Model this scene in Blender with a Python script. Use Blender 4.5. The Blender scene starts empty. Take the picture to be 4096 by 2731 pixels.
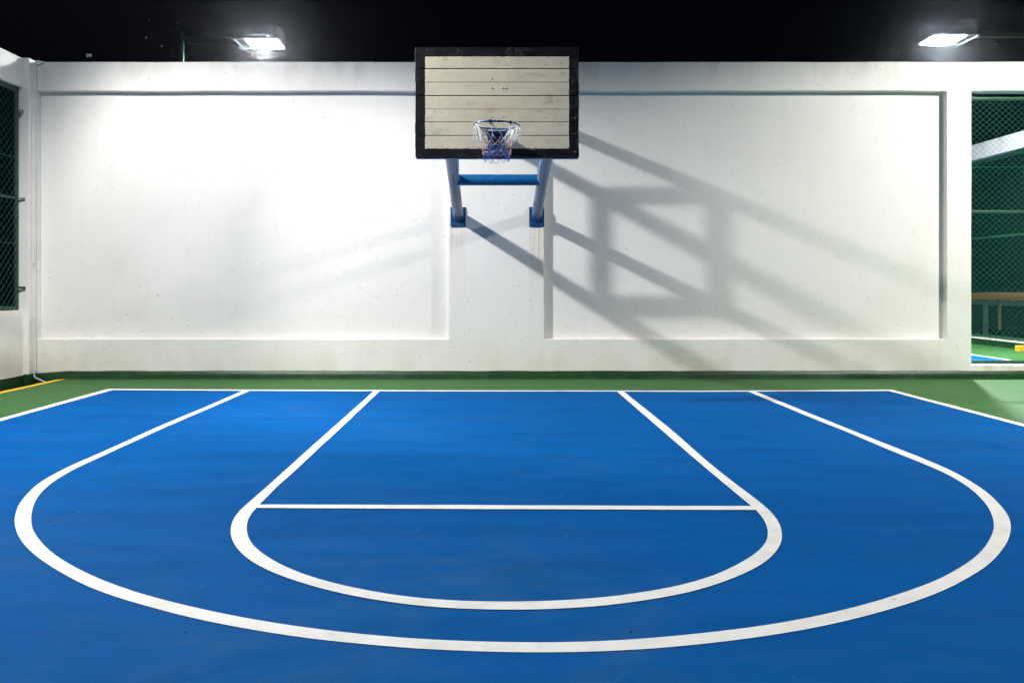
import bpy, bmesh, math, random
from mathutils import Vector, Matrix, noise

random.seed(7)
SC = bpy.context.scene
COL = SC.collection
R = math.radians

# ------------------------------------------------------------------ camera constants
F, VX, VY, CAM_H = 3232.0, 1964.0, 1139.0, 1.4       # photograph: 4096 x 2731


def floor_pt(px, py, z=0.0):
    """ground point (x, depth) seen at a photograph pixel"""
    d = F * (CAM_H - z) / (py - VY)
    return ((px - VX) / F * d, d)


# ------------------------------------------------------------------ material helpers
class NT:
    def __init__(self, name):
        self.m = bpy.data.materials.new(name)
        self.m.use_nodes = True
        self.t = self.m.node_tree
        self.t.nodes.clear()
        self.out = self.t.nodes.new('ShaderNodeOutputMaterial')
        self.b = self.t.nodes.new('ShaderNodeBsdfPrincipled')
        self.t.links.new(self.b.outputs[0], self.out.inputs[0])

    def n(self, typ, **kw):
        nd = self.t.nodes.new(typ)
        for k, v in kw.items():
            setattr(nd, k, v)
        return nd

    def put(self, sock, v):
        if isinstance(v, bpy.types.NodeSocket):
            self.t.links.new(v, sock)
        else:
            if isinstance(v, tuple) and len(v) == 3 and sock.type == 'RGBA':
                v = v + (1.0,)
            sock.default_value = v

    def pos(self):
        return self.n('ShaderNodeNewGeometry').outputs['Position']

    def obj(self):
        return self.n('ShaderNodeTexCoord').outputs['Object']

    def scale(self, vec, s):
        nd = self.n('ShaderNodeVectorMath', operation='MULTIPLY')
        self.put(nd.inputs[0], vec)
        nd.inputs[1].default_value = s
        return nd.outputs[0]

    def math(self, op, a, b=None, c=None, clamp=False):
        nd = self.n('ShaderNodeMath', operation=op, use_clamp=clamp)
        for i, v in enumerate((a, b, c)):
            if v is not None:
                self.put(nd.inputs[i], v)
        return nd.outputs[0]

    def noise(self, vec, scale, detail=4.0, rough=0.55, dist=0.0):
        nd = self.n('ShaderNodeTexNoise')
        self.put(nd.inputs['Vector'], vec)
        nd.inputs['Scale'].default_value = scale
        nd.inputs['Detail'].default_value = detail
        nd.inputs['Roughness'].default_value = rough
        nd.inputs['Distortion'].default_value = dist
        return nd.outputs['Fac']

    def vor(self, vec, scale, dims='3D', rand=1.0):
        nd = self.n('ShaderNodeTexVoronoi', voronoi_dimensions=dims)
        self.put(nd.inputs['Vector'], vec)
        nd.inputs['Scale'].default_value = scale
        nd.inputs['Randomness'].default_value = rand
        return nd

    def ramp(self, v, lo, hi, a=0.0, b=1.0):
        nd = self.n('ShaderNodeMapRange', interpolation_type='SMOOTHSTEP')
        self.put(nd.inputs[0], v)
        nd.inputs[1].default_value = lo
        nd.inputs[2].default_value = hi
        nd.inputs[3].default_value = a
        nd.inputs[4].default_value = b
        return nd.outputs[0]

    def mix(self, f, a, b, blend='MIX'):
        nd = self.n('ShaderNodeMix', data_type='RGBA', blend_type=blend)
        self.put(nd.inputs[0], f)
        self.put(nd.inputs[6], a)
        self.put(nd.inputs[7], b)
        return nd.outputs[2]

    def xyz(self, vec):
        nd = self.n('ShaderNodeSeparateXYZ')
        self.put(nd.inputs[0], vec)
        return nd.outputs

    def comb(self, x, y, z):
        nd = self.n('ShaderNodeCombineXYZ')
        for i, v in enumerate((x, y, z)):
            self.put(nd.inputs[i], v)
        return nd.outputs[0]

    def bump(self, h, strength, dist, prev=None):
        nd = self.n('ShaderNodeBump')
        self.put(nd.inputs['Height'], h)
        nd.inputs['Strength'].default_value = strength
        nd.inputs['Distance'].default_value = dist
        if prev is not None:
            self.put(nd.inputs['Normal'], prev)
        return nd.outputs[0]

    def done(self, color=None, rough=None, normal=None, metal=None, spec=None):
        if color is not None:
            self.put(self.b.inputs['Base Color'], color)
        if rough is not None:
            self.put(self.b.inputs['Roughness'], rough)
        if normal is not None:
            self.put(self.b.inputs['Normal'], normal)
        if metal is not None:
            self.put(self.b.inputs['Metallic'], metal)
        if spec is not None:
            self.put(self.b.inputs['Specular IOR Level'], spec)
        return self.m


def specks(nt, vec2, scale, rmin, rmax, keep, off=0.0):
    """scattered small dots (dead insects, dirt) over a surface, 2-D"""
    wob = nt.noise(vec2, scale * 9.0, 2.0)
    v = nt.n('ShaderNodeVectorMath', operation='ADD')
    nt.put(v.inputs[0], vec2)
    nt.put(v.inputs[1], nt.scale(nt.comb(wob, nt.math('SUBTRACT', 1.0, wob), 0.0), (0.02, 0.03, 0.0)))
    w = nt.n('ShaderNodeVectorMath', operation='ADD')
    nt.put(w.inputs[0], v.outputs[0])
    w.inputs[1].default_value = (off, off * 1.7, 0.0)
    vo = nt.vor(w.outputs[0], scale, '2D')
    c = nt.n('ShaderNodeSeparateColor')
    nt.put(c.inputs[0], vo.outputs['Color'])
    rad = nt.math('MULTIPLY_ADD', nt.math('POWER', c.outputs[0], 3.0), rmax - rmin, rmin)
    inside = nt.math('LESS_THAN', vo.outputs['Distance'], nt.math('MULTIPLY', rad, scale))
    return nt.math('MULTIPLY', inside, nt.math('LESS_THAN', c.outputs[1], keep))


def wall_mat():
    nt = NT('white_plaster')
    p = nt.pos()
    x, y, z = nt.xyz(p)
    flat = nt.comb(nt.math('MULTIPLY_ADD', y, 1.31, x), z, 0.0)
    big = nt.noise(p, 0.55, 3.0)
    med = nt.noise(nt.scale(p, (1.0, 1.0, 0.45)), 3.2, 5.0)
    col = nt.mix(nt.ramp(big, 0.35, 0.7), (0.775, 0.757, 0.722), (0.745, 0.728, 0.69))
    col = nt.mix(nt.math('MULTIPLY', nt.ramp(med, 0.5, 0.75), 0.2), col, (0.63, 0.625, 0.58))
    # yellowed splash band low on the wall and washed stains under the coping
    low = nt.math('MULTIPLY', nt.ramp(z, 0.75, 0.05), nt.ramp(med, 0.3, 0.7))
    col = nt.mix(nt.math('MULTIPLY', low, 0.5), col, (0.62, 0.585, 0.46))
    top = nt.math('MULTIPLY', nt.ramp(z, 4.25, 4.75), nt.ramp(nt.noise(nt.scale(p, (1.6, 1.6, 0.5)), 2.4, 5.0), 0.47, 0.72))
    col = nt.mix(nt.math('MULTIPLY', top, 0.55), col, (0.53, 0.49, 0.43))
    runs0 = nt.ramp(nt.noise(nt.scale(p, (9.0, 9.0, 0.30)), 1.0, 4.0, 0.6), 0.52, 0.74)
    col = nt.mix(nt.math('MULTIPLY', runs0, 0.09), col, (0.56, 0.55, 0.51))
    ck = nt.ramp(nt.math('ABSOLUTE', nt.math('SUBTRACT', nt.noise(p, 0.9, 8.0, 0.58, 0.4), 0.5)), 0.0022, 0.0)
    ck = nt.math('MULTIPLY', ck, nt.ramp(nt.noise(p, 0.7, 1.0), 0.5, 0.62))
    col = nt.mix(nt.math('MULTIPLY', ck, 0.45), col, (0.36, 0.35, 0.33))
    # rust runs under the four plates of the hoop
    runs = nt.ramp(nt.noise(nt.scale(p, (34.0, 1.0, 0.35)), 1.0, 2.0), 0.55, 0.68)
    runs2 = nt.ramp(nt.noise(nt.scale(p, (60.0, 1.0, 0.6)), 1.0, 2.0), 0.55, 0.62)
    near = None
    for cx in (-0.49, 0.68):
        d = nt.math('ABSOLUTE', nt.math('SUBTRACT', x, cx))
        b = nt.math('LESS_THAN', d, 0.115)
        near = b if near is None else nt.math('MAXIMUM', near, b)
    fade = nt.math('MULTIPLY', nt.math('LESS_THAN', z, 2.33), nt.ramp(z, 1.35, 2.3))
    rust = nt.math('MULTIPLY', nt.math('MULTIPLY', near, fade), nt.math('MAXIMUM', runs, nt.math('MULTIPLY', runs2, 0.7)))
    col = nt.mix(nt.math('MULTIPLY', rust, 0.75), col, (0.56, 0.36, 0.14))
    wash = nt.math('MULTIPLY', near, nt.math('MULTIPLY', nt.math('LESS_THAN', z, 2.33), nt.ramp(z, 0.2, 2.2)))
    col = nt.mix(nt.math('MULTIPLY', wash, 0.22), col, (0.56, 0.53, 0.46))
    # stains on the sill under the wire fence
    st = nt.math('MULTIPLY', nt.math('GREATER_THAN', x, 7.15), nt.math('LESS_THAN', z, 0.215))
    st = nt.math('MULTIPLY', st, nt.ramp(nt.noise(nt.scale(p, (6.0, 1.0, 1.0)), 1.0, 3.0), 0.5, 0.65))
    col = nt.mix(nt.math('MULTIPLY', st, 0.6), col, (0.5, 0.33, 0.12))
    s1 = specks(nt, flat, 4.4, 0.0050, 0.0095, 0.72)
    s2 = specks(nt, flat, 6.5, 0.0035, 0.0065, 0.6, 3.3)
    col = nt.mix(nt.math('MULTIPLY', s1, 0.6), col, (0.06, 0.055, 0.05))
    col = nt.mix(nt.math('MULTIPLY', s2, 0.55), col, (0.07, 0.06, 0.05))
    h1 = nt.noise(p, 55.0, 6.0, 0.6)
    h2 = nt.noise(p, 2.2, 3.0)
    h3 = nt.noise(p, 14.0, 3.0)
    nrm = nt.bump(h2, 0.35, 0.03)
    nrm = nt.bump(h3, 0.22, 0.008, nrm)
    nrm = nt.bump(h1, 0.5, 0.0035, nrm)
    return nt.done(col, 0.72, nrm, spec=0.25)


def court_mat(name, c1, c2, dust, rough=0.5, dusty=0.5, spec=0.2):
    nt = NT(name)
    p = nt.pos()
    x, y, z = nt.xyz(p)
    flat = nt.comb(x, y, 0.0)
    big = nt.noise(nt.scale(p, (0.7, 1.0, 1.0)), 0.45, 4.0, 0.6)
    roll = nt.noise(nt.scale(p, (0.35, 3.6, 1.0)), 1.0, 5.0, 0.65)
    swirl = nt.noise(nt.scale(p, (1.0, 1.4, 1.0)), 1.3, 6.0, 0.65, 1.6)
    fine = nt.noise(p, 90.0, 3.0, 0.7)
    col = nt.mix(nt.ramp(roll, 0.3, 0.7), c1, c2)
    d = nt.math('MULTIPLY', nt.ramp(swirl, 0.42, 0.66), nt.ramp(big, 0.36, 0.60))
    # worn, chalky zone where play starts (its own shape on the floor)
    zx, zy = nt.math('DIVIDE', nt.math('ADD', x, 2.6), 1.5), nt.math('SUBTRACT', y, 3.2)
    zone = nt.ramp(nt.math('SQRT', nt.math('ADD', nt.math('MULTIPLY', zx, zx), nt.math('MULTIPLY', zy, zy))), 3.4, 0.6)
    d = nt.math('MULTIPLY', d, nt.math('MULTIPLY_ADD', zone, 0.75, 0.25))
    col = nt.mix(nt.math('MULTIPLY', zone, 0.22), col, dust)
    scuff = nt.ramp(nt.noise(nt.scale(p, (2.2, 15.0, 1.0)), 1.6, 4.0, 0.6, 0.7), 0.64, 0.76)
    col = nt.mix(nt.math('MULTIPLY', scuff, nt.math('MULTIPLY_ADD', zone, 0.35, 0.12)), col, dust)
    grit = nt.noise(p, 24.0, 5.0, 0.7)
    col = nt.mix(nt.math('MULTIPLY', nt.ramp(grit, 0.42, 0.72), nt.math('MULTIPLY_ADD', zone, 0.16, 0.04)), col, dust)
    col = nt.mix(nt.math('MULTIPLY', d, dusty), col, dust)
    dark = nt.math('MULTIPLY', nt.ramp(nt.noise(nt.scale(p, (1.0, 1.8, 1.0)), 1.15, 5.0, 0.62, 1.0), 0.46, 0.74), 0.24)
    col = nt.mix(dark, col, tuple(v * 0.45 for v in c1))
    col = nt.mix(nt.math('MULTIPLY', nt.ramp(fine, 0.35, 0.75), 0.10), col, dust)
    s1 = specks(nt, nt.scale(flat, (1.0, 0.8, 1.0)), 1.6, 0.003, 0.009, 0.5)
    s2 = specks(nt, flat, 3.3, 0.002, 0.008, 0.4, 5.1)
    s3 = specks(nt, flat, 2.4, 0.002, 0.006, 0.25, 9.1)
    col = nt.mix(nt.math('MULTIPLY', nt.math('MAXIMUM', s1, s2), 0.8), col, (0.015, 0.015, 0.02))
    col = nt.mix(nt.math('MULTIPLY', s3, 0.6), col, (0.4, 0.45, 0.5))
    nrm = nt.bump(nt.noise(p, 1.4, 3.0), 0.12, 0.02)
    nrm = nt.bump(fine, 0.35, 0.0015, nrm)
    rgh = nt.math('ADD', rough - 0.08, nt.math('MULTIPLY', swirl, 0.2))
    return nt.done(col, rgh, nrm, spec=spec)


def line_mat(name, c):
    nt = NT(name)
    p = nt.pos()
    x, y, z = nt.xyz(p)
    flat = nt.comb(x, y, 0.0)
    a = nt.noise(p, 6.0, 5.0)
    col = nt.mix(nt.ramp(a, 0.4, 0.75), c, tuple(v * 0.86 for v in c))
    s = specks(nt, flat, 5.0, 0.002, 0.007, 0.4)
    col = nt.mix(nt.math('MULTIPLY', s, 0.6), col, (0.1, 0.1, 0.1))
    return nt.done(col, 0.55, nt.bump(nt.noise(p, 90.0, 3.0), 0.25, 0.0012), spec=0.35)


def skirting_mat():
    nt = NT('dark_green_paint')
    p = nt.pos()
    a = nt.noise(p, 7.0, 5.0)
    col = nt.mix(nt.ramp(a, 0.35, 0.7), (0.003, 0.030, 0.005), (0.008, 0.055, 0.011))
    crack = nt.ramp(nt.math('ABSOLUTE', nt.math('SUBTRACT', nt.noise(nt.scale(p, (1.0, 1.0, 2.5)), 2.2, 6.0, 0.6), 0.5)), 0.006, 0.0)
    x, y, z = nt.xyz(p)
    crack = nt.math('MULTIPLY', crack, nt.ramp(z, 0.09, 0.02))
    col = nt.mix(nt.math('MULTIPLY', crack, 0.4), col, (0.12, 0.22, 0.11))
    nrm = nt.bump(nt.noise(p, 45.0, 5.0), 0.6, 0.005)
    return nt.done(col, 0.42, nrm, spec=0.4)


def paint_mat(name, c, rough=0.4, metal=0.0, chip=None, chip_amt=0.0, nscale=12.0, vary=0.75, spec=0.5):
    nt = NT(name)
    o = nt.obj()
    a = nt.noise(o, nscale, 5.0)
    col = nt.mix(nt.ramp(a, 0.3, 0.7), c, tuple(v * vary for v in c))
    if chip:
        k = nt.ramp(nt.noise(o, nscale * 3.0, 4.0, 0.6), 0.62 - 0.1 * chip_amt, 0.66 - 0.1 * chip_amt)
        col = nt.mix(k, col, chip)
    nrm = nt.bump(nt.noise(o, nscale * 5, 4.0), 0.2, 0.002)
    return nt.done(col, rough, nrm, metal=metal, spec=spec)


def arm_mat():
    """blue gloss paint weathered to a chalky grey along the underside of the pipe"""
    nt = NT('weathered_blue_pipe_paint')
    o = nt.obj()
    x, y, z = nt.xyz(o)
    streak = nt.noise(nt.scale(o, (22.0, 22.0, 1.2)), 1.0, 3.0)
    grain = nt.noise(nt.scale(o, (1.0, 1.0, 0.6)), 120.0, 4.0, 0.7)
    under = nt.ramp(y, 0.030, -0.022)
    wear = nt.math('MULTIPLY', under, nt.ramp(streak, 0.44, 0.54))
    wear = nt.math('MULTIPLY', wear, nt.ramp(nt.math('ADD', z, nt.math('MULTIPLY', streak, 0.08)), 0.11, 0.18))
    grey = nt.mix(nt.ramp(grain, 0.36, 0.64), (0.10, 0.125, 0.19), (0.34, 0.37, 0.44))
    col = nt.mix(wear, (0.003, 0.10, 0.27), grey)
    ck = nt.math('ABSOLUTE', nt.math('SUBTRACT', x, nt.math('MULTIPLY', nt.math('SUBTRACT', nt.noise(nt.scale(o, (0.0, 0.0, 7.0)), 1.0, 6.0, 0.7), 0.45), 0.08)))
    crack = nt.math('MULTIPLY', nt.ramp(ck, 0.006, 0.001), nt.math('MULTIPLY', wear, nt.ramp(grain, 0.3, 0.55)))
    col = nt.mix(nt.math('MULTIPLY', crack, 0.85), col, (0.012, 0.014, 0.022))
    return nt.done(col, nt.math('MULTIPLY_ADD', wear, 0.35, 0.3), nt.bump(grain, 0.3, 0.002), spec=0.5)


def board_mat():
    nt = NT('painted_planks')
    o = nt.obj()                      # origin at the board's centre, front face looks to -y
    x, y, z = nt.xyz(o)
    p = o
    # flaking cream paint
    blot = nt.noise(nt.scale(p, (1.0, 1.0, 1.7)), 2.6, 6.0, 0.62)
    smear = nt.noise(nt.scale(p, (1.2, 1.0, 4.0)), 2.3, 5.0, 0.6, 0.8)
    cream = nt.mix(nt.ramp(blot, 0.38, 0.68), (0.86, 0.77, 0.57), (0.77, 0.685, 0.505))
    cream = nt.mix(nt.math('MULTIPLY', nt.ramp(smear, 0.56, 0.78), 0.6), cream, (0.29, 0.275, 0.22))
    flake = nt.ramp(nt.math('ABSOLUTE', nt.math('SUBTRACT', nt.noise(nt.scale(p, (1.0, 1.0, 1.4)), 4.5, 7.0, 0.58, 0.6), 0.52)), 0.012, 0.0)
    flake = nt.math('MULTIPLY', flake, nt.ramp(nt.noise(p, 1.9, 2.0), 0.4, 0.6))
    cream = nt.mix(nt.math('MULTIPLY', flake, 0.45), cream, (0.3, 0.26, 0.18))
    dots = specks(nt, nt.comb(x, z, 0.0), 5.5, 0.003, 0.007, 0.5)
    cream = nt.mix(nt.math('MULTIPLY', dots, 0.85), cream, (0.03, 0.028, 0.025))
    rub = nt.ramp(nt.noise(p, 9.0, 5.0), 0.42, 0.7)
    black = nt.mix(nt.math('MULTIPLY', rub, 0.5), (0.006, 0.006, 0.009), (0.022, 0.022, 0.028))
    sc = nt.ramp(nt.noise(p, 70.0, 3.0, 0.7), 0.72, 0.76)
    black = nt.mix(nt.math('MULTIPLY', sc, 0.5), black, (0.2, 0.2, 0.21))
    wob = nt.math('MULTIPLY', nt.math('SUBTRACT', nt.noise(p, 26.0, 4.0, 0.65), 0.5), 0.022)
    xx = nt.math('ADD', nt.math('ABSOLUTE', nt.math('SUBTRACT', x, 0.0)), wob)
    zz = nt.math('ADD', nt.math('ABSOLUTE', nt.math('ADD', z, 0.005)), wob)
    inside = nt.math('MULTIPLY', nt.math('LESS_THAN', xx, 0.787), nt.math('LESS_THAN', zz, 0.503))
    inside = nt.math('MULTIPLY', inside, nt.math('LESS_THAN', y, 0.003))
    col = nt.mix(inside, black, cream)
    h = nt.noise(nt.scale(p, (1.0, 1.0, 1.5)), 7.0, 8.0, 0.62, 0.5)
    g = nt.noise(nt.scale(p, (3.0, 1.0, 40.0)), 4.0, 3.0)
    nrm = nt.bump(h, 0.28, 0.006)
    nrm = nt.bump(flake, 0.5, 0.006, nrm)
    nrm = nt.bump(g, 0.12, 0.002, nrm)
    return nt.done(col, nt.math('MULTIPLY_ADD', inside, 0.15, 0.45), nrm, spec=0.3)


def rim_mat():
    nt = NT('chipped_blue_rim_paint')
    o = nt.obj()
    x, y, z = nt.xyz(o)
    chip = nt.ramp(nt.noise(o, 22.0, 4.0), 0.66, 0.69)
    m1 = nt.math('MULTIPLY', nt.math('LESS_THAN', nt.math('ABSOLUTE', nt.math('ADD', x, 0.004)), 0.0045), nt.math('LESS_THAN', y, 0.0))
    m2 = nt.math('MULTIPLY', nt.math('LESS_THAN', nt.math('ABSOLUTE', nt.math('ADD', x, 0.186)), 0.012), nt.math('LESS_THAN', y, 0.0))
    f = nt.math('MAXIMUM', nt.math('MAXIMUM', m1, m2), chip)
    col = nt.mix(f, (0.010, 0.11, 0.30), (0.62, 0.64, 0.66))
    return nt.done(col, 0.32, spec=0.5)


def emit_mat(name, c, s):
    m = bpy.data.materials.new(name)
    m.use_nodes = True
    t = m.node_tree
    t.nodes.clear()
    o = t.nodes.new('ShaderNodeOutputMaterial')
    e = t.nodes.new('ShaderNodeEmission')
    e.inputs[0].default_value = c + (1.0,)
    e.inputs[1].default_value = s
    t.links.new(e.outputs[0], o.inputs[0])
    return m


M = {
    'wall': wall_mat(),
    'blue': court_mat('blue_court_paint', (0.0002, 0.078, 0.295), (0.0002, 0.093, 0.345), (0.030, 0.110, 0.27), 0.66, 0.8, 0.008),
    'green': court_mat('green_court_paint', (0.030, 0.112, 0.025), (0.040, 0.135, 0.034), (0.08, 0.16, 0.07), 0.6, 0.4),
    'white_line': line_mat('white_line_paint', (0.80, 0.80, 0.79)),
    'yellow_line': line_mat('yellow_line_paint', (0.80, 0.50, 0.012)),
    'skirting': skirting_mat(),
    'gutter': paint_mat('damp_gutter_paint', (0.012, 0.03, 0.022), 0.25, nscale=4.0),
    'pipe_white': paint_mat('white_conduit', (0.66, 0.68, 0.66), 0.4, nscale=6.0, vary=0.9),
    'pipe_grey': paint_mat('grey_hose', (0.42, 0.45, 0.5), 0.4, nscale=8.0),
    'hoop_blue': paint_mat('blue_steel_paint', (0.002, 0.125, 0.34), 0.42, chip=(0.01, 0.06, 0.14), chip_amt=0.1, nscale=9.0, vary=0.7),
    'plate_blue': paint_mat('blue_plate_paint', (0.002, 0.062, 0.19), 0.4, nscale=14.0, vary=0.6),
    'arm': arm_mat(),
    'board': board_mat(),
    'rim': rim_mat(),
    'edge': paint_mat('bare_edge_strip', (0.16, 0.22, 0.32), 0.45, chip=(0.45, 0.47, 0.5), chip_amt=0.5, nscale=10.0),
    'bolt_cream': paint_mat('cream_bolt', (0.62, 0.58, 0.45), 0.5, nscale=30.0),
    'bolt_black': paint_mat('black_bolt', (0.02, 0.02, 0.025), 0.4, nscale=30.0),
    'bolt_blue': paint_mat('blue_bolt', (0.02, 0.15, 0.40), 0.35, nscale=40.0),
    'cord_white': paint_mat('white_cord', (0.86, 0.85, 0.82), 0.7, nscale=40.0, vary=0.85),
    'cord_salmon': paint_mat('faded_red_cord', (0.66, 0.40, 0.30), 0.7, nscale=40.0, vary=0.8),
    'cord_blue': paint_mat('blue_cord', (0.006, 0.10, 0.52), 0.65, nscale=40.0, vary=0.7),
    'tie': paint_mat('black_tape', (0.008, 0.008, 0.010), 0.5, nscale=60.0),
    'fence_green': paint_mat('green_fence_paint', (0.010, 0.075, 0.022), 0.38, nscale=8.0, vary=0.6),
    'fence_dark': paint_mat('dark_green_fence_paint', (0.010, 0.032, 0.018), 0.5, chip=(0.07, 0.10, 0.075), chip_amt=0.6, nscale=25.0),
    'wire': paint_mat('teal_coated_wire', (0.030, 0.22, 0.18), 0.35, nscale=3.0, vary=0.8),
    'pole': paint_mat('green_pole_paint', (0.004, 0.022, 0.012), 0.3, nscale=5.0),
    'housing': paint_mat('grey_green_lamp_housing', (0.006, 0.010, 0.010), 0.8, nscale=8.0, spec=0.08),
    'lens': emit_mat('lit_lamp_lens', (0.90, 0.96, 1.0), 120.0),
    'bright_lens': emit_mat('bright_lamp_lens', (0.88, 0.95, 1.0), 520.0),
    'asphalt': paint_mat('dark_asphalt', (0.045, 0.045, 0.048), 0.9, nscale=3.0),
    'roof_tan': paint_mat('tan_corrugated_roof', (0.50, 0.36, 0.17), 0.6, nscale=2.0),
    'steel': paint_mat('grey_painted_steel', (0.28, 0.33, 0.34), 0.5, nscale=4.0),
    'car': paint_mat('dark_blue_car_paint', (0.010, 0.035, 0.11), 0.2, nscale=2.0),
    'glass': paint_mat('dark_car_glass', (0.01, 0.012, 0.014), 0.08, nscale=2.0),
    'tyre': paint_mat('black_tyre', (0.012, 0.012, 0.012), 0.8, nscale=9.0),
    'chrome': paint_mat('bright_trim', (0.75, 0.75, 0.76), 0.2, 1.0, nscale=9.0),
    'wing': paint_mat('pale_wing', (0.90, 0.78, 0.58), 0.8, nscale=60.0, vary=0.7),
    'insect': paint_mat('pale_insect', (0.80, 0.80, 0.78), 0.7, nscale=60.0),
    'leaf': paint_mat('weed_leaf', (0.06, 0.12, 0.03), 0.6, nscale=60.0),
}


# ------------------------------------------------------------------ object helpers
def link(name, verts, faces, mats, parent=None, loc=(0, 0, 0), smooth=False, fm=None, rot=None):
    me = bpy.data.meshes.new(name)
    me.from_pydata([tuple(v) for v in verts], [], faces)
    if not isinstance(mats, (list, tuple)):
        mats = [mats]
    for m in mats:
        me.materials.append(m)
    if fm:
        me.polygons.foreach_set('material_index', fm)
    if smooth:
        me.polygons.foreach_set('use_smooth', [True] * len(me.polygons))
    me.update()
    o = bpy.data.objects.new(name, me)
    COL.objects.link(o)
    o.location = loc
    if rot is not None:
        o.rotation_euler = rot
    if parent is not None:
        o.parent = parent
    return o


def empty(name, loc, label, cat, group=None, rotz=0.0):
    o = bpy.data.objects.new(name, None)
    COL.objects.link(o)
    o.empty_display_size = 0.2
    o.location = loc
    o.rotation_euler = (0, 0, rotz)
    return tag(o, label, cat, group)


def tag(o, label=None, cat=None, group=None, kind=None):
    for k, v in (('label', label), ('category', cat), ('group', group), ('kind', kind)):
        if v:
            o[k] = v
    return o


class MB:
    """collects shapes into one mesh"""
    def __init__(self):
        self.v, self.f, self.m = [], [], []

    def add(self, vs, fs, mi=0):
        n = len(self.v)
        self.v += [Vector(v) for v in vs]
        self.f += [tuple(i + n for i in f) for f in fs]
        self.m += [mi] * len(fs)

    def box(self, x0, x1, y0, y1, z0, z1, mi=0, bev=0.0):
        if bev <= 0:
            vs = [(x, y, z) for z in (z0, z1) for y in (y0, y1) for x in (x0, x1)]
            self.add(vs, [(0, 2, 3, 1), (4, 5, 7, 6), (0, 1, 5, 4), (2, 6, 7, 3), (0, 4, 6, 2), (1, 3, 7, 5)], mi)
        else:
            bm = bmesh.new()
            bmesh.ops.create_cube(bm, size=1.0)
            for v in bm.verts:
                v.co = Vector(((x0 + x1) / 2 + v.co.x * (x1 - x0), (y0 + y1) / 2 + v.co.y * (y1 - y0), (z0 + z1) / 2 + v.co.z * (z1 - z0)))
            bmesh.ops.bevel(bm, geom=list(bm.edges), offset=bev, segments=2, profile=0.5, affect='EDGES')
            bm.verts.index_update()
            self.add([v.co.copy() for v in bm.verts], [tuple(v.index for v in f.verts) for f in bm.faces], mi)
            bm.free()
        return self

    def tube(self, pts, r, n=8, mi=0, cap=True, closed=False):
        pts = [Vector(p) for p in pts]
        rs = r if isinstance(r, (list, tuple)) else [r] * len(pts)
        rings = []
        prev = None
        k = len(pts)
        for i, p in enumerate(pts):
            if closed:
                t = pts[(i + 1) % k] - pts[i - 1]
            else:
                t = pts[min(i + 1, k - 1)] - pts[max(i - 1, 0)]
            t.normalize()
            if prev is None:
                a = Vector((0, 0, 1)) if abs(t.z) < 0.9 else Vector((1, 0, 0))
                u = t.cross(a).normalized()
            else:
                u = (prev - t * prev.dot(t))
                u = u.normalized() if u.length > 1e-6 else t.orthogonal().normalized()
            prev = u
            w = t.cross(u)
            rings.append([p + (u * math.cos(2 * math.pi * j / n) + w * math.sin(2 * math.pi * j / n)) * rs[i] for j in range(n)])
        vs = [v for rg in rings for v in rg]
        fs = []
        for i in range(k if closed else k - 1):
            for j in range(n):
                a, b = i * n + j, i * n + (j + 1) % n
                c, d = ((i + 1) % k) * n + (j + 1) % n, ((i + 1) % k) * n + j
                fs.append((a, b, c, d))
        if cap and not closed:
            fs.append(tuple(reversed(range(n))))
            fs.append(tuple((k - 1) * n + j for j in range(n)))
        self.add(vs, fs, mi)
        return self

    def hexbolt(self, c, axis, r, h, mi=0, n=6):
        c = Vector(c)
        a = Vector(axis).normalized()
        self.tube([c, c + a * h * 0.8, c + a * h], [r, r, r * 0.75], n, mi)
        return self

    def build(self, name, mats, parent=None, loc=(0, 0, 0), smooth=False, rot=None):
        return link(name, self.v, self.f, mats, parent, loc, smooth, self.m, rot)


def child_xyz(parent, o):
    """keep the world place given in mesh data when the parent Empty is moved off the origin"""
    o.parent = parent
    o.matrix_parent_inverse = Matrix.Translation(parent.location).inverted()
    return o


def smooth_auto(o, ang=40):
    o.data.polygons.foreach_set('use_smooth', [True] * len(o.data.polygons))
    try:
        o.data.set_sharp_from_angle(angle=R(ang))
    except Exception:
        pass
    return o


def weighted(o):
    smooth_auto(o, 50)
    m = o.modifiers.new('weighted', 'WEIGHTED_NORMAL')
    m.keep_sharp = True
    m.weight = 100
    return o


def copy_tree(o, parent=None):
    c = o.copy()
    COL.objects.link(c)
    if parent is not None:
        c.parent = parent
        c.matrix_parent_inverse = o.matrix_parent_inverse.copy()
    for ch in o.children:
        copy_tree(ch, c)
    return c


# ------------------------------------------------------------------ layout numbers (metres, x right, y away, z up)
WY = 12.03            # front face of the panelled wall
WT = 4.715            # its top
REC = 0.115           # depth of the recessed panels
LWX = -6.86           # inner face of the left side wall
RWX = 11.45           # inner face of the right side wall beyond
FY0, FY1 = -14.0, 27.0

# ------------------------------------------------------------------ ground, court deck, painted floor
g = MB()
g.add([(-400, -400, -1.6), (400, -400, -1.6), (400, 400, -1.6), (-400, 400, -1.6)], [(0, 1, 2, 3)])
tag(g.build('ground', M['asphalt']), kind='structure')

d = MB()
d.box(-6.42, 11.75, FY0, FY1, -1.6, 0.0)
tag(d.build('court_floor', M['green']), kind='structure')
gt = MB()
gt.box(-7.02, -6.424, FY0, WY + 0.2, -1.59, -0.10)
tag(gt.build('gutter', M['gutter']), kind='structure')


def crop(ox, oy, s, pts):
    return [(ox + x * s, oy + y * s) for x, y in pts]


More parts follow.
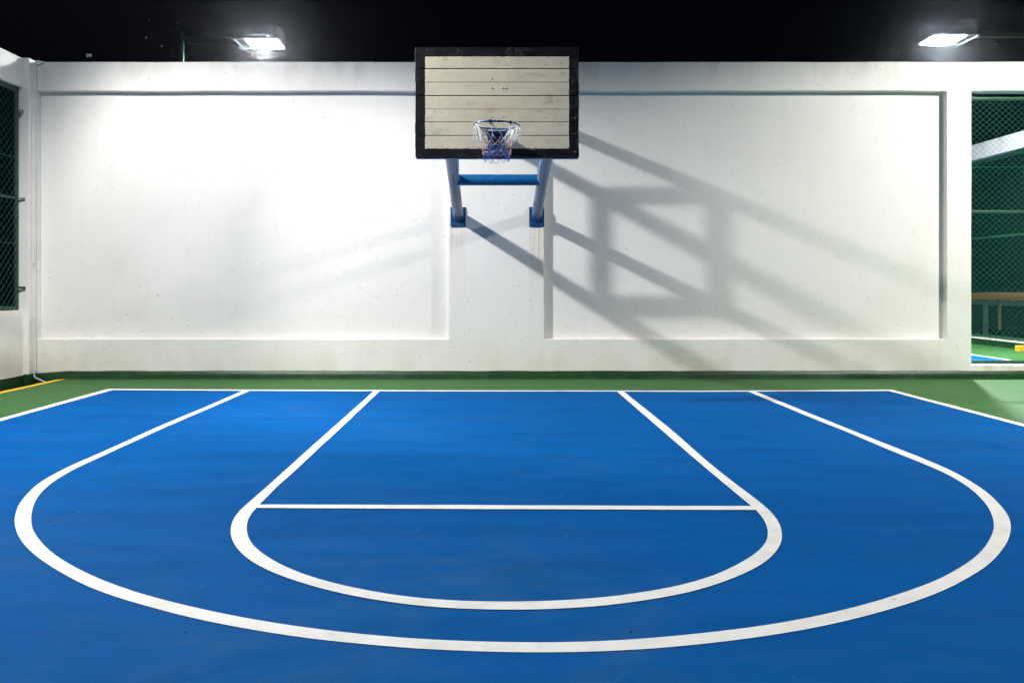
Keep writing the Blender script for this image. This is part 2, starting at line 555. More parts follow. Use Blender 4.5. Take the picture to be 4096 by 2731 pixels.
A, Bc = 0.42535, 0.44643
tp_out = crop(0, 1500, A, [(2280, 148), (1900, 312), (1460, 495), (1050, 682), (800, 790), (580, 888), (440, 960), (350, 1020), (250, 1115), (185, 1190), (150, 1250), (133, 1320), (131, 1400)])
tp_out += crop(0, 2031, Bc, [(145, 230), (185, 310), (300, 415), (450, 525), (620, 630), (800, 715), (1000, 785), (1300, 875), (1600, 958), (1900, 1025)])
tp_out += crop(850, 2031, Bc, [(0, 1030), (400, 1100), (800, 1160), (1200, 1205), (1500, 1235), (1900, 1265)])
tp_out += crop(1800, 2031, Bc, [(0, 1274), (400, 1290), (800, 1300), (1150, 1297), (1500, 1280), (1800, 1262), (2100, 1235), (2352, 1210)])
tp_out += crop(3046, 2031, Bc, [(0, 1155), (400, 1090), (800, 1005), (1200, 895), (1450, 815), (1700, 715), (1900, 600), (2070, 485), (2160, 380), (2228, 270), (2247, 190), (2235, 100), (2205, 40)])
tp_out += crop(3046, 1500, Bc, [(2160, 1180), (2070, 1085), (1900, 960), (1700, 850), (1500, 765), (1220, 655), (869, 517)])
tp_out += [(3232.0, 1649.6), (3021.0, 1564.7)]
tp_in = crop(0, 1500, A, [(2348, 148), (1930, 328), (1550, 492), (1100, 697), (880, 798), (680, 890), (510, 990), (430, 1050), (375, 1105), (312, 1210), (290, 1290), (283, 1350)])
tp_in += crop(0, 2031, Bc, [(290, 200), (308, 245), (395, 345), (510, 435), (650, 520), (820, 608), (1000, 680), (1200, 750), (1500, 838), (1900, 925)])
tp_in += crop(850, 2031, Bc, [(0, 928), (400, 1002), (800, 1068), (1200, 1118), (1500, 1150), (1900, 1178)])
tp_in += crop(1800, 2031, Bc, [(0, 1187), (400, 1200), (800, 1207), (1150, 1200), (1500, 1187), (1700, 1177), (1900, 1160), (2100, 1140), (2352, 1112)])
tp_in += crop(3046, 2031, Bc, [(0, 1060), (400, 990), (800, 900), (1200, 785), (1500, 680), (1700, 588), (1870, 480), (2000, 368), (2060, 270), (2090, 190), (2088, 115), (2062, 35)])
tp_in += crop(3046, 1500, Bc, [(2000, 1130), (1920, 1045), (1800, 960), (1640, 870), (1500, 810), (1200, 692), (750, 501)])
tp_in += [(3268.0, 1679.5), (2991.0, 1564.7)]

key_out = crop(800, 1500, A, [(1630, 150), (1530, 243), (1230, 510), (1000, 713), (790, 903), (560, 1107), (430, 1220), (330, 1310), (288, 1385), (275, 1450)])
key_out += crop(850, 2031, Bc, [(150, 205), (165, 275), (200, 350), (260, 420), (350, 490), (480, 560), (640, 622), (850, 692), (1100, 755), (1400, 815), (1700, 862), (2000, 893)])
key_out += crop(1800, 2031, Bc, [(0, 902), (400, 913), (800, 910), (1100, 900), (1400, 878), (1700, 838), (2000, 790), (2200, 745), (2352, 705)])
key_out += crop(3046, 2031, Bc, [(0, 518), (40, 490), (100, 435), (152, 380), (188, 300), (193, 210), (160, 115)])
key_out += crop(2400, 1500, A, [(1640, 1310), (1580, 1255), (1500, 1190), (1090, 876), (820, 644), (690, 528), (218, 150)])
key_in = crop(800, 1500, A, [(1692, 150), (1450, 378), (1290, 530), (1100, 702), (900, 893), (730, 1045), (560, 1213), (510, 1257), (460, 1322), (435, 1390), (428, 1460)])
key_in += crop(850, 2031, Bc, [(297, 210), (320, 290), (360, 345), (450, 420), (560, 485), (660, 535), (820, 597), (1050, 667), (1300, 727), (1600, 780), (1900, 815)])
key_in += crop(1800, 2031, Bc, [(0, 831), (400, 843), (800, 838), (1100, 828), (1400, 803), (1700, 763), (2000, 708), (2200, 662), (2352, 620)])
key_in += crop(3046, 2031, Bc, [(0, 390), (20, 360), (55, 300), (68, 210), (45, 130), (0, 60)])
key_in += crop(2400, 1500, A, [(1475, 1268), (1430, 1234), (1400, 1210), (1000, 878), (690, 612), (530, 474), (320, 292), (152, 150)])


def spline(pts, per=4):
    out = []
    n = len(pts)
    for i in range(n - 1):
        p0, p1, p2, p3 = pts[max(i - 1, 0)], pts[i], pts[i + 1], pts[min(i + 2, n - 1)]
        # centripetal-like: keep straight runs straight by weighting tangents with segment length
        l1 = math.dist(p1, p2)
        t1 = [(p2[k] - p0[k]) * l1 / max(math.dist(p0, p1) + l1, 1e-6) for k in (0, 1)]
        t2 = [(p3[k] - p1[k]) * l1 / max(math.dist(p2, p3) + l1, 1e-6) for k in (0, 1)]
        for s in range(per):
            t = s / per
            h = (2 * t**3 - 3 * t**2 + 1, t**3 - 2 * t**2 + t, -2 * t**3 + 3 * t**2, t**3 - t**2)
            out.append(tuple(h[0] * p1[k] + h[1] * t1[k] + h[2] * p2[k] + h[3] * t2[k] for k in (0, 1)))
    out.append(pts[-1])
    return out


def resample(pts, n):
    L = [0.0]
    for a, b in zip(pts, pts[1:]):
        L.append(L[-1] + math.dist(a, b))
    out, j = [], 0
    for i in range(n):
        s = L[-1] * i / (n - 1)
        while j < len(L) - 2 and L[j + 1] < s:
            j += 1
        t = (s - L[j]) / max(L[j + 1] - L[j], 1e-9)
        out.append(tuple(pts[j][k] + (pts[j + 1][k] - pts[j][k]) * t for k in (0, 1)))
    return out


def relax(p, k):
    for _ in range(k):
        p = [p[0]] + [tuple((p[i - 1][c] + 2 * p[i][c] + p[i + 1][c]) / 4 for c in (0, 1)) for i in range(1, len(p) - 1)] + [p[-1]]
    return p


def band(name, e1, e2, mat, z, n=160, jit=0.0, soft=0):
    a, b = relax(resample(e1, n), soft), relax(resample(e2, n), soft)
    vs, fs = [], []
    for i in range(n):
        for e, s in ((a[i], 1), (b[i], 2)):
            dx = noise.noise((e[0] * 3.1, e[1] * 3.1, s * 9.0)) * jit
            dy = noise.noise((e[0] * 2.7, e[1] * 2.7, s * 5.0)) * jit
            vs.append((e[0] + dx, e[1] + dy, z))
    for i in range(n - 1):
        fs.append((2 * i, 2 * i + 1, 2 * i + 3, 2 * i + 2))
    o = link(name, vs, fs, mat)
    bm = bmesh.new()
    bm.from_mesh(o.data)
    bmesh.ops.recalc_face_normals(bm, faces=bm.faces)
    for f in bm.faces:
        if f.normal.z < 0:
            f.normal_flip()
    bm.to_mesh(o.data)
    bm.free()
    return tag(o, kind='structure')


LZ = 0.006


def to_floor(pts):
    return [floor_pt(px, py, LZ) for px, py in spline(pts)]


# blue court paint
bl = [floor_pt(1038 * A, 1500 + 135 * A), floor_pt(3046 + 1155 * Bc, 1500 + 137 * Bc)]
blv = [(bl[0][0], bl[0][1] - 0.02, 0.003), (bl[1][0], bl[1][1] - 0.02, 0.003), (5.33, FY0, 0.003), (-5.12, FY0, 0.003)]
lx = floor_pt(0, 1500 + 420 * A)
rx = floor_pt(4096, 1500 + 449 * Bc)


def along(p, q, y):
    t = (y - p[1]) / (q[1] - p[1])
    return (p[0] + (q[0] - p[0]) * t, y)


l_end, r_end = along(bl[0], lx, -13.5), along(bl[1], rx, -13.5)
blv[2] = (r_end[0], r_end[1], 0.003)
blv[3] = (l_end[0], l_end[1], 0.003)
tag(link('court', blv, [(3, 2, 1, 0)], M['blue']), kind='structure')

band('three_point_line', to_floor(tp_out), to_floor(tp_in), M['white_line'], LZ, 260, 0.003, 14)
band('key_line', to_floor(key_out), to_floor(key_in), M['white_line'], LZ + 0.001, 240, 0.003, 10)
ft_u = crop(800, 1500, A, [(520, 1217), (2351, 1222)]) + crop(2400, 1500, A, [(700, 1231), (1440, 1232)])
ft_l = crop(800, 1500, A, [(500, 1250), (2351, 1259)]) + crop(2400, 1500, A, [(700, 1267), (1480, 1268)])
band('free_throw_line', [floor_pt(*p, LZ) for p in ft_u], [floor_pt(*p, LZ) for p in ft_l], M['white_line'], LZ + 0.0025, 60, 0.004)
bs_u = crop(0, 1500, A, [(1012, 129), (2351, 137)]) + crop(800, 1500, A, [(2351, 143)]) + crop(2400, 1500, A, [(0, 145), (900, 147), (1400, 145)]) + crop(3046, 1500, Bc, [(1170, 131)])
bs_l = crop(0, 1500, A, [(1055, 141), (2351, 148)]) + crop(800, 1500, A, [(2351, 153)]) + crop(2400, 1500, A, [(0, 154), (900, 157), (1400, 155)]) + crop(3046, 1500, Bc, [(1142, 142)])
band('baseline', [floor_pt(*p, LZ) for p in bs_u], [floor_pt(*p, LZ) for p in bs_l], M['white_line'], LZ + 0.0015, 80, 0.003)
su, sl = [floor_pt(*p, LZ) for p in crop(0, 1500, A, [(1012, 129), (0, 407)])], [floor_pt(*p, LZ) for p in crop(0, 1500, A, [(1058, 141), (0, 433)])]
su.append(along(su[0], su[1], -13.4))
sl.append(along(sl[0], sl[1], -13.4))
band('sideline', su, sl, M['white_line'], LZ + 0.0005, 90, 0.006)
su, sl = [floor_pt(*p, LZ) for p in crop(3046, 1500, Bc, [(1170, 131), (2352, 437)])], [floor_pt(*p, LZ) for p in crop(3046, 1500, Bc, [(1140, 142), (2352, 460)])]
su.append(along(su[0], su[1], -13.4))
sl.append(along(sl[0], sl[1], -13.4))
band('sideline', su, sl, M['white_line'], LZ + 0.0005, 90, 0.006)
band('yellow_line', [(-6.30, WY - 0.03), (-6.31, FY0)], [(-6.415, WY - 0.12), (-6.415, FY0)], M['yellow_line'], 0.004, 120, 0.006)

# the neighbouring court behind the wall
tag(link('far_court', [(-5.0, 13.6, 0.004), (9.61, 13.6, 0.004), (9.61, 26.5, 0.004), (-5.0, 26.5, 0.004)], [(0, 1, 2, 3)], M['blue']), kind='structure')
band('far_sideline', [(9.56, 13.55), (9.56, 26.55)], [(9.66, 13.55), (9.66, 26.55)], M['white_line'], LZ, 40, 0.004)


# ------------------------------------------------------------------ walls
def cell_wall(name, xs, zs, depth_of, y_front, y_back, mat, wav=0.004):
    """wall facing -y made of cells with their own recess (None = hole), edges slightly uneven like hand-laid plaster"""
    def cuts(v, step):
        out = []
        for a, b in zip(v, v[1:]):
            n = max(1, int(round((b - a) / step)))
            out += [a + (b - a) * i / n for i in range(n)]
        return out + [v[-1]]
    X, Z = cuts(xs, 0.3), cuts(zs, 0.3)
    verts, idx, faces = [], {}, []

    def vid(i, j, d, back=False):
        k = (i, j, 'b' if back else round(d, 4))
        if k not in idx:
            x, z = X[i], Z[j]
            if back:
                y = y_back
            else:
                y = y_front + d
            e = 0 if (i in (0, len(X) - 1)) else 1
            x2 = x + e * wav * noise.noise((x * 1.3, z * 1.9, 1.0))
            z2 = z + (wav * 1.6 * noise.noise((x * 1.1, z * 1.7, 7.0)) if 0 < j else 0)
            y2 = y + (wav * 0.8 * noise.noise((x * 0.8, z * 0.8, 4.0)) if not back else 0)
            idx[k] = len(verts)
            verts.append((x2, y2, z2))
        return idx[k]
    nx, nz = len(X) - 1, len(Z) - 1
    D = [[depth_of((X[i] + X[i + 1]) / 2, (Z[j] + Z[j + 1]) / 2) for j in range(nz)] for i in range(nx)]

    def get(i, j):
        return D[i][j] if 0 <= i < nx and 0 <= j < nz else None
    T = y_back - y_front
    for i in range(nx):
        for j in range(nz):
            dd = D[i][j]
            if dd is not None:
                faces.append((vid(i, j, dd), vid(i + 1, j, dd), vid(i + 1, j + 1, dd), vid(i, j + 1, dd)))
                faces.append((vid(i, j, 0, True), vid(i, j + 1, 0, True), vid(i + 1, j + 1, 0, True), vid(i + 1, j, 0, True)))
    for i in range(nx + 1):
        for j in range(nz):
            a, b = get(i - 1, j), get(i, j)
            if a == b:
                continue
            if a is None or b is None:
                s = a if a is not None else b
                q = (vid(i, j, s), vid(i, j + 1, s), vid(i, j + 1, 0, True), vid(i, j, 0, True))
                faces.append(q if a is None else tuple(reversed(q)))
            else:
                q = (vid(i, j, a), vid(i, j, b), vid(i, j + 1, b), vid(i, j + 1, a))
                faces.append(q)
    for i in range(nx):
        for j in range(nz + 1):
            a, b = get(i, j - 1), get(i, j)
            if a == b:
                continue
            if a is None or b is None:
                s = a if a is not None else b
                q = (vid(i, j, s), vid(i + 1, j, s), vid(i + 1, j, 0, True), vid(i, j, 0, True))
                faces.append(q)
            else:
                faces.append((vid(i, j, a), vid(i + 1, j, a), vid(i + 1, j, b), vid(i, j, b)))
    o = link(name, verts, faces, mat)
    bm = bmesh.new()
    bm.from_mesh(o.data)
    bmesh.ops.recalc_face_normals(bm, faces=bm.faces)
    es = [e for e in bm.edges if len(e.link_faces) == 2 and e.calc_face_angle(0) > 0.9]
    bmesh.ops.bevel(bm, geom=es, offset=0.009, segments=2, profile=0.5, affect='EDGES')
    bm.to_mesh(o.data)
    bm.free()
    return weighted(o)


PX0, PX1 = -0.635, 0.79            # middle pilaster
XS = [-6.77, PX0, PX1, 6.786, 7.155, 11.12, 11.7]
ZS = [-0.02, 0.205, 0.592, 4.285, WT]


def depth(x, z):
    if 7.155 < x < 11.12 and 0.205 < z < 4.285:
        return None
    if 0.592 < z < 4.285 and (x < PX0 or PX1 < x < 6.786):
        return REC
    return 0.0


bw = cell_wall('panelled_wall', XS, ZS, depth, WY, WY + 0.22, M['wall'])
tag(bw, 'long white plastered wall with two recessed panels behind the hoop', 'wall')
sk = MB()
n = 150
for i in range(n + 1):
    x = -6.76 + i * (11.43 + 6.76) / n
    h = 0.118 + 0.006 * noise.noise((x * 2.1, 0, 0)) + 0.003 * noise.noise((x * 9, 3, 0))
    if x < -6.25:
        h -= 0.035 * (1 - (x + 6.76) / 0.51)
    t = 0.012 + 0.004 * noise.noise((x * 4, 8, 0))
    k = 0.03 + 0.01 * noise.noise((x * 1.7, 5, 2))
    sk.v += [Vector((x, WY - k, -0.10 if x < -6.42 else -0.01)), Vector((x, WY - t - 0.006, 0.05)), Vector((x, WY - t, h)), Vector((x, WY + 0.01, h + 0.004))]
for i in range(n):
    for j in range(3):
        a = i * 4 + j
        sk.f.append((a, a + 4, a + 5, a + 1))
        sk.m.append(0)
sko = sk.build('skirting', M['skirting'], bw, smooth=True)


def low_wall_x(name, x0, x1, y0, y1, parts, label):
    o = MB()
    for (a0, a1, z0, z1) in parts:
        o.box(x0, x1, a0, a1, z0, z1, bev=0.008)
    ob = o.build(name, M['wall'])
    weighted(ob)
    return tag(ob, label, 'wall')


# left side wall with its long wire opening and the corner pillar
lw = low_wall_x('side_wall', -7.0, LWX, FY0, 11.84, [(FY0, 11.84, -1.6, 1.03), (FY0, 11.84, 4.285, WT), (7.0, 7.3, 1.03, 4.285)],
                'white side wall on the left with a wire-filled opening')
pl = MB()
pl.box(-7.0, -6.77, 11.84, WY + 0.22, -1.6, WT + 0.01, bev=0.008)
plo = weighted(pl.build('corner_pillar', M['wall'], lw))
ls = MB()
ls.box(LWX - 0.02, LWX + 0.014, FY0, 11.845, -0.11, 0.075)
ls.box(LWX + 0.014, -6.755, 11.826, 11.86, -0.11, 0.09)
ls.box(-6.775, -6.756, 11.86, WY + 0.0, -0.11, 0.095)
ls.build('skirting', M['skirting'], lw)

# right side wall of the neighbouring court
rw = low_wall_x('side_wall', RWX, RWX + 0.2, 12.26, FY1, [(12.26, FY1, 4.35, WT), (12.26, FY1, -0.02, 0.16), (21.6, 21.9, 0.16, 4.35)],
                'white wall beam of the neighbouring court seen through the right wire opening')
rs = MB()
rs.box(RWX - 0.014, RWX + 0.02, 12.26, FY1, -0.01, 0.138)
rs.build('skirting', M['skirting'], rw)


# ------------------------------------------------------------------ chain-link fences
def wire_mesh(o, u, w, v, hgt, mw=0.097, mh=0.087, r=0.0026, seed=1, nrm=None):
    rnd = random.Random(seed)
    o, u, v = Vector(o), Vector(u).normalized(), Vector(v).normalized()
    nrm = u.cross(v).normalized()
    ncol, nrow = int(w / (mw / 2)), int(hgt / (mh / 2))
    J = {}

    def P(i, j):
        if (i, j) not in J:
            bulge = 0.02 * noise.noise((i * 0.06, j * 0.06, seed))
            J[(i, j)] = o + u * (i * mw / 2 + rnd.gauss(0, 0.003)) + v * (j * mh / 2 + rnd.gauss(0, 0.0025)) + nrm * bulge
        return J[(i, j)]
    V, Fc = [], []

    def seg(a, b, off):
        a, b = a + nrm * off, b + nrm * -off
        t = (b - a).normalized()
        s = t.cross(nrm).normalized() * r
        q = nrm * r
        k = len(V)
        for p in (a, b):
            V.extend([p + s, p + q, p - s, p - q])
        for j in range(4):
            Fc.append((k + j, k + (j + 1) % 4, k + 4 + (j + 1) % 4, k + 4 + j))
    for c in range(ncol):
        for rr in range(nrow):
            if (c + rr) % 2 == 0:
                seg(P(c, rr), P(c + 1, rr + 1), 0.002)
            else:
                seg(P(c + 1, rr), P(c, rr + 1), 0.002)
    return V, Fc


def straight(o, pts, r, name, mat, parent, n=10):
    t = MB().tube(pts, r, n)
    ob = smooth_auto(t.build(name, mat), 60)
    return child_xyz(parent, ob)


FYR = WY + 0.17
fr = empty('chain_link_fence', (9.1, FYR, 0.2), 'green wire fence filling the opening at the right end of the white wall', 'fence')
V, Fc = wire_mesh((7.12, FYR - 0.035, 0.235), (1, 0, 0), 4.05, (0, 0, 1), 3.98, seed=3, r=0.0018)
child_xyz(fr, link('wire_mesh', V, Fc, M['wire']))
for z, r in ((4.205, 0.030), (2.50, 0.022), (0.238, 0.026)):
    straight(fr, [(7.10, FYR, z), (11.15, FYR, z)], r, 'rail', M['fence_green'], fr)
straight(fr, [(10.2, FYR + 0.03, 0.21), (10.2, FYR + 0.03, 4.27)], 0.03, 'post', M['fence_green'], fr)
for z in (3.17, 1.265):
    straight(fr, [(7.14, FYR - 0.03, z), (11.15, FYR - 0.03, z)], 0.0022, 'tension_wire', M['wire'], fr, 6)
for x in (7.27, 9.0):
    b = MB().box(x - 0.02, x + 0.02, FYR - 0.03, FYR + 0.03, 4.20, 4.28)
    child_xyz(fr, b.build('bracket', M['fence_dark']))

LFX = -6.93
fl = empty('chain_link_fence', (LFX, 9.6, 1.03), 'green wire fence in the left side wall', 'fence')
V, Fc = wire_mesh((LFX + 0.03, 7.3, 1.04), (0, 1, 0), 4.52, (0, 0, 1), 3.22, seed=5, r=0.0015, mw=0.115, mh=0.116)
child_xyz(fl, link('wire_mesh', V, Fc, M['wire']))
straight(fl, [(LFX, 11.79, 1.04), (LFX, 11.79, 4.28)], 0.034, 'post', M['fence_dark'], fl)
for z, r in ((4.235, 0.034), (2.66, 0.022), (1.068, 0.03)):
    straight(fl, [(LFX, 7.3, z), (LFX, 11.79, z)], r, 'rail', M['fence_dark'], fl)
straight(fl, [(LFX, 11.79, 2.66), (LFX + 0.115, 11.815, 2.66)], 0.014, 'bracket', M['steel'], fl)
straight(fl, [(LFX + 0.02, 11.79, 1.36), (LFX + 0.12, 11.82, 1.36)], 0.016, 'bracket', M['fence_dark'], fl)
straight(fl, [(LFX + 0.03, 7.3, 2.0), (LFX + 0.03, 11.79, 2.0)], 0.0022, 'tension_wire', M['wire'], fl, 6)
straight(fl, [(LFX + 0.03, 7.3, 3.3), (LFX + 0.03, 11.79, 3.24)], 0.0022, 'tension_wire', M['wire'], fl, 6)

RFX = RWX + 0.1
fb = empty('chain_link_fence', (RFX, 18.5, 0.16), 'farther green wire fence under the white beam of the neighbouring court', 'fence')
V, Fc = wire_mesh((RFX - 0.03, 13.5, 0.18), (0, 1, 0), 12.5, (0, 0, 1), 4.15, seed=8, r=0.0008, mw=0.115, mh=0.105)
child_xyz(fb, link('wire_mesh', V, Fc, M['wire']))
for z, r in ((4.29, 0.034), (2.5, 0.024), (0.21, 0.026)):
    straight(fb, [(RFX, 12.3, z), (RFX, 26.0, z)], r, 'rail', M['fence_green'], fb)
for y in (15.0, 23.5):
    straight(fb, [(RFX + 0.03, y, 0.17), (RFX + 0.03, y, 4.34)], 0.034, 'post', M['fence_green'], fb)

# ------------------------------------------------------------------ conduit in the left corner and its grey hose
cx, cy = -6.725, 11.925
cd = MB().tube([(cx, cy, 0.10), (cx, cy, 4.66), (cx + 0.01, cy, 4.695), (cx + 0.04, cy + 0.01, 4.70), (cx + 0.09, cy + 0.09, 4.70)], 0.014, 10)
cdo = smooth_auto(cd.build('conduit', M['pipe_white']), 50)
tag(cdo, 'thin white conduit running down the left corner of the wall', 'pipe')
for z in (3.22, 2.99, 1.72, 0.9):
    c = MB().tube([(cx, cy, z - 0.03), (cx, cy, z + 0.03)], 0.0185, 10)
    if z != 3.22:
        c = MB().tube([(cx, cy, z - 0.008), (cx, cy, z + 0.008)], 0.0185, 10)
        c.box(cx - 0.05, cx + 0.0, cy - 0.006, cy + 0.006, z - 0.008, z + 0.008)
    c.build('clip' if z != 3.22 else 'coupling', M['pipe_white'], cdo)
hs = MB().tube([(cx, cy - 0.02, 0.15), (cx + 0.012, cy - 0.03, 0.115), (cx, cy - 0.035, 0.07), (cx + 0.03, cy - 0.05, 0.035), (cx + 0.12, cy - 0.08, 0.005), (cx + 0.22, cy - 0.11, -0.03), (cx + 0.29, cy - 0.13, -0.06)], 0.013, 8)
tag(smooth_auto(hs.build('drain_hose', M['pipe_grey']), 60), 'short bent grey hose at the foot of the white conduit', 'hose')

# ------------------------------------------------------------------ basketball hoop
BX, BY, BZ = 0.0665, 8.84, 3.3955      # centre of the board's front face
BW, BH = 1.79, 1.201
hoop = empty('basketball_hoop', (BX, WY, 2.43), 'wooden backboard with blue rim and worn net on blue pipe arms', 'basketball hoop')

# planks
bz = [83, 152, 250, 355, 460, 565, 665, 770, 870, 938]
gap = {152: .002, 250: .010, 355: .004, 460: .010, 565: .0035, 665: .007, 770: .006, 870: .0012}
pb = MB()
rb = random.Random(4)
for a, b in zip(bz, bz[1:]):
    z1 = BH / 2 - (a - 83) * BH / 855 - gap.get(a, 0) / 2
    z0 = BH / 2 - (b - 83) * BH / 855 + gap.get(b, 0) / 2
    e = rb.uniform(-0.003, 0.003)
    pb.box(-BW / 2 + e, BW / 2 + e, rb.uniform(-0.0015, 0.0015), 0.018, z0, z1, bev=0.0025)
pb.box(-BW / 2 + 0.004, BW / 2 - 0.004, 0.0185, 0.034, -BH / 2 + 0.002, BH / 2 - 0.002)
board = pb.build('backboard', M['board'])
board.location = (BX, BY, BZ)
child_xyz(hoop, board)
# metal strip round the back edge
ed = MB()
x0, x1, z0, z1 = BX - BW / 2 + 0.002, BX + BW / 2 - 0.002, BZ - BH / 2, BZ + BH / 2
ed.box(x0, x1, BY + 0.036, BY + 0.09, z0 - 0.012, z0 + 0.03)
ed.box(x0, x1, BY + 0.036, BY + 0.09, z1 - 0.03, z1 - 0.002)
ed.box(x0, x0 + 0.03, BY + 0.036, BY + 0.09, z0 + 0.031, z1 - 0.031)
ed.box(x1 - 0.03, x1, BY + 0.036, BY + 0.09, z0 + 0.031, z1 - 0.031)
child_xyz(hoop, ed.build('board_frame', M['edge']))


def bolt(px, py, mat, r):
    dd = BY
    x = (px - VX) / F * dd
    z = CAM_H + (VY - py) / F * dd
    o = MB().tube([(x, BY + 0.004, z), (x, BY - 0.003, z), (x, BY - 0.0055, z)], [r, r * 0.9, r * 0.4], 8).build('bolt', mat)
    o.parent = board
    o.matrix_parent_inverse = (Matrix.Translation(Vector(hoop.location)) @ board.matrix_parent_inverse @ Matrix.Translation(board.location)).inverted()
    return o


for cxp, cyp in ((716, 325), (716, 397), (800, 397), (716, 626), (800, 623), (828, 398)):
    bolt(1600 + cxp * .5102, 150 + cyp * .5102, M['bolt_cream'], 0.0085)
for cyp in (110, 215, 330, 350, 395, 440, 505, 520, 605, 620, 745, 800, 900):
    bolt(1600 + 147 * .5102, 150 + cyp * .5102, M['bolt_black'], 0.0065)
for cyp in (112, 240, 420, 640, 760, 900):
    bolt(1600 + 1372 * .5102, 150 + cyp * .5102, M['bolt_black'], 0.0065)

# arms, brace frame and wall plates
KL, DF = 0.262, 1.35
AX = (-0.49, 0.68)
PR = 0.076


def pipe(name, p, q, r, mat):
    p, q = Vector(p), Vector(q)
    L = (q - p).length
    t = (q - p).normalized()
    xa = Vector((1, 0, 0))
    if abs(t.x) > 0.9:
        xa = Vector((0, 1, 0))
    ya = t.cross(xa).normalized()
    xa = ya.cross(t).normalized()
    mb = MB()
    k = 14
    mb.tube([(0, 0, L * i / k) for i in range(k + 1)], r, 24)
    o = smooth_auto(mb.build(name, mat), 50)
    mw = Matrix((xa, ya, t)).transposed().to_4x4()
    mw.translation = p
    o.parent = hoop
    o.matrix_parent_inverse = Matrix.Translation(hoop.location).inverted()
    o.matrix_basis = mw
    return o


for ax in AX:
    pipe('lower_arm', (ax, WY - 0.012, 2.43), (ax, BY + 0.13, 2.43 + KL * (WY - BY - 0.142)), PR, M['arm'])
    pipe('upper_arm', (ax, WY - 0.012, 3.89), (ax, BY + 0.13, 3.89), PR, M['hoop_blue'])
    zb = 2.43 + KL * DF
    pipe('upright', (ax, WY - DF, zb + 0.05), (ax, WY - DF, 3.89 - 0.05), 0.066, M['hoop_blue'])
    # channel that carries the board
    ch = MB().box(ax - 0.05, ax + 0.05, BY + 0.092, BY + 0.15, BZ - BH / 2 + 0.035, BZ + BH / 2 - 0.035)
    child_xyz(hoop, ch.build('board_channel', M['hoop_blue']))
    for zc in (2.43, 3.89):
        pm = MB().box(ax - 0.112, ax + 0.112, WY - 0.022, WY - 0.001, zc - 0.165, zc + 0.125, bev=0.003)
        po = child_xyz(hoop, pm.build('wall_plate', M['plate_blue']))
        wd = MB().tube([(ax, WY - 0.022, zc), (ax, WY - 0.035, zc + 0.004), (ax, WY - 0.06, zc + 0.011)], [PR + 0.016, PR + 0.014, PR + 0.001], 20)
        wo = smooth_auto(wd.build('weld_collar', M['plate_blue']), 60)
        wo.parent = po
        wo.matrix_parent_inverse = Matrix.Translation(hoop.location) .inverted()
        wo.matrix_parent_inverse = Matrix.Identity(4)
        wo.matrix_parent_inverse = (Matrix.Translation(hoop.location) @ po.matrix_parent_inverse).inverted()
        for sx in (-1, 1):
            for zz in (-0.13, 0.095):
                bm_ = MB().hexbolt((ax + sx * 0.078, WY - 0.022, zc + zz), (0, -1, 0), 0.014, 0.014)
                bm_.tube([(ax + sx * 0.078, WY - 0.03, zc + zz), (ax + sx * 0.078, WY - 0.062, zc + zz)], 0.0075, 8)
                bo = bm_.build('bolt', M['bolt_blue'])
                bo.parent = po
                bo.matrix_parent_inverse = (Matrix.Translation(hoop.location) @ po.matrix_parent_inverse).inverted()
zb = 2.43 + KL * DF
pipe('crossbar', (AX[0] + 0.03, WY - DF, zb), (AX[1] - 0.03, WY - DF, zb), 0.074, M['hoop_blue'])
pipe('crossbar', (AX[0] + 0.03, WY - DF, 3.89), (AX[1] - 0.03, WY - DF, 3.89), 0.074, M['hoop_blue'])

# rim
RC = Vector((0.060, 8.45, 3.069))
RR = 0.234
rimrot = Matrix.Rotation(R(2.0), 4, 'Y') @ Matrix.Rotation(R(1.0), 4, 'X')


def rim_pt(deg, rad=RR, dz=0.0):
    """deg from the front (towards the court), positive to the right"""
    a = R(deg)
    return RC + rimrot.to_3x3() @ Vector((rad * math.sin(a), -rad * math.cos(a), dz))


rm = MB()
rm.tube([(RR * math.sin(2 * math.pi * i / 64), -RR * math.cos(2 * math.pi * i / 64), 0) for i in range(64)], 0.0092, 12, closed=True)
rim = rm.build('rim', M['rim'], smooth=True)
rim.parent = hoop
rim.matrix_parent_inverse = Matrix.Translation(hoop.location).inverted()
mwr = rimrot.copy()
mwr.translation = RC
rim.matrix_basis = mwr
# bracket: plate on the board, flange under the ring, two sloping braces
br = MB()
br.box(RC.x - 0.098, RC.x + 0.092, BY - 0.022, BY - 0.004, 2.80, 3.045, bev=0.003)
fpts = [(-0.098, BY - 0.005), (0.092, BY - 0.005), (0.115, RC.y + 0.19), (-0.125, RC.y + 0.19)]
vs = [(RC.x + a, b, z) for z in (3.032, 3.044) for a, b in fpts]
br.add(vs, [(0, 1, 2, 3), (7, 6, 5, 4), (0, 4, 5, 1), (1, 5, 6, 2), (2, 6, 7, 3), (3, 7, 4, 0)])
bro = child_xyz(hoop, br.build('rim_bracket', M['plate_blue']))
for sd, dx in ((-1, -0.11), (1, 0.095)):
    p = rim_pt(sd * 152, RR - 0.005, -0.012)
    t = MB().tube([p, (RC.x + dx * 0.45, BY - 0.028, 2.835)], 0.0105, 8)
    child_xyz(hoop, smooth_auto(t.build('rim_brace', M['rim']), 60))
for sx in (-0.07, 0.065):
    for z in (2.83, 3.0):
        hb = MB().hexbolt((RC.x + sx, BY - 0.022, z), (0, -1, 0), 0.012, 0.012)
        bo = hb.build('bolt', M['bolt_blue'])
        bo.parent = bro
        bo.matrix_parent_inverse = (Matrix.Translation(hoop.location) @ bro.matrix_parent_inverse).inverted()

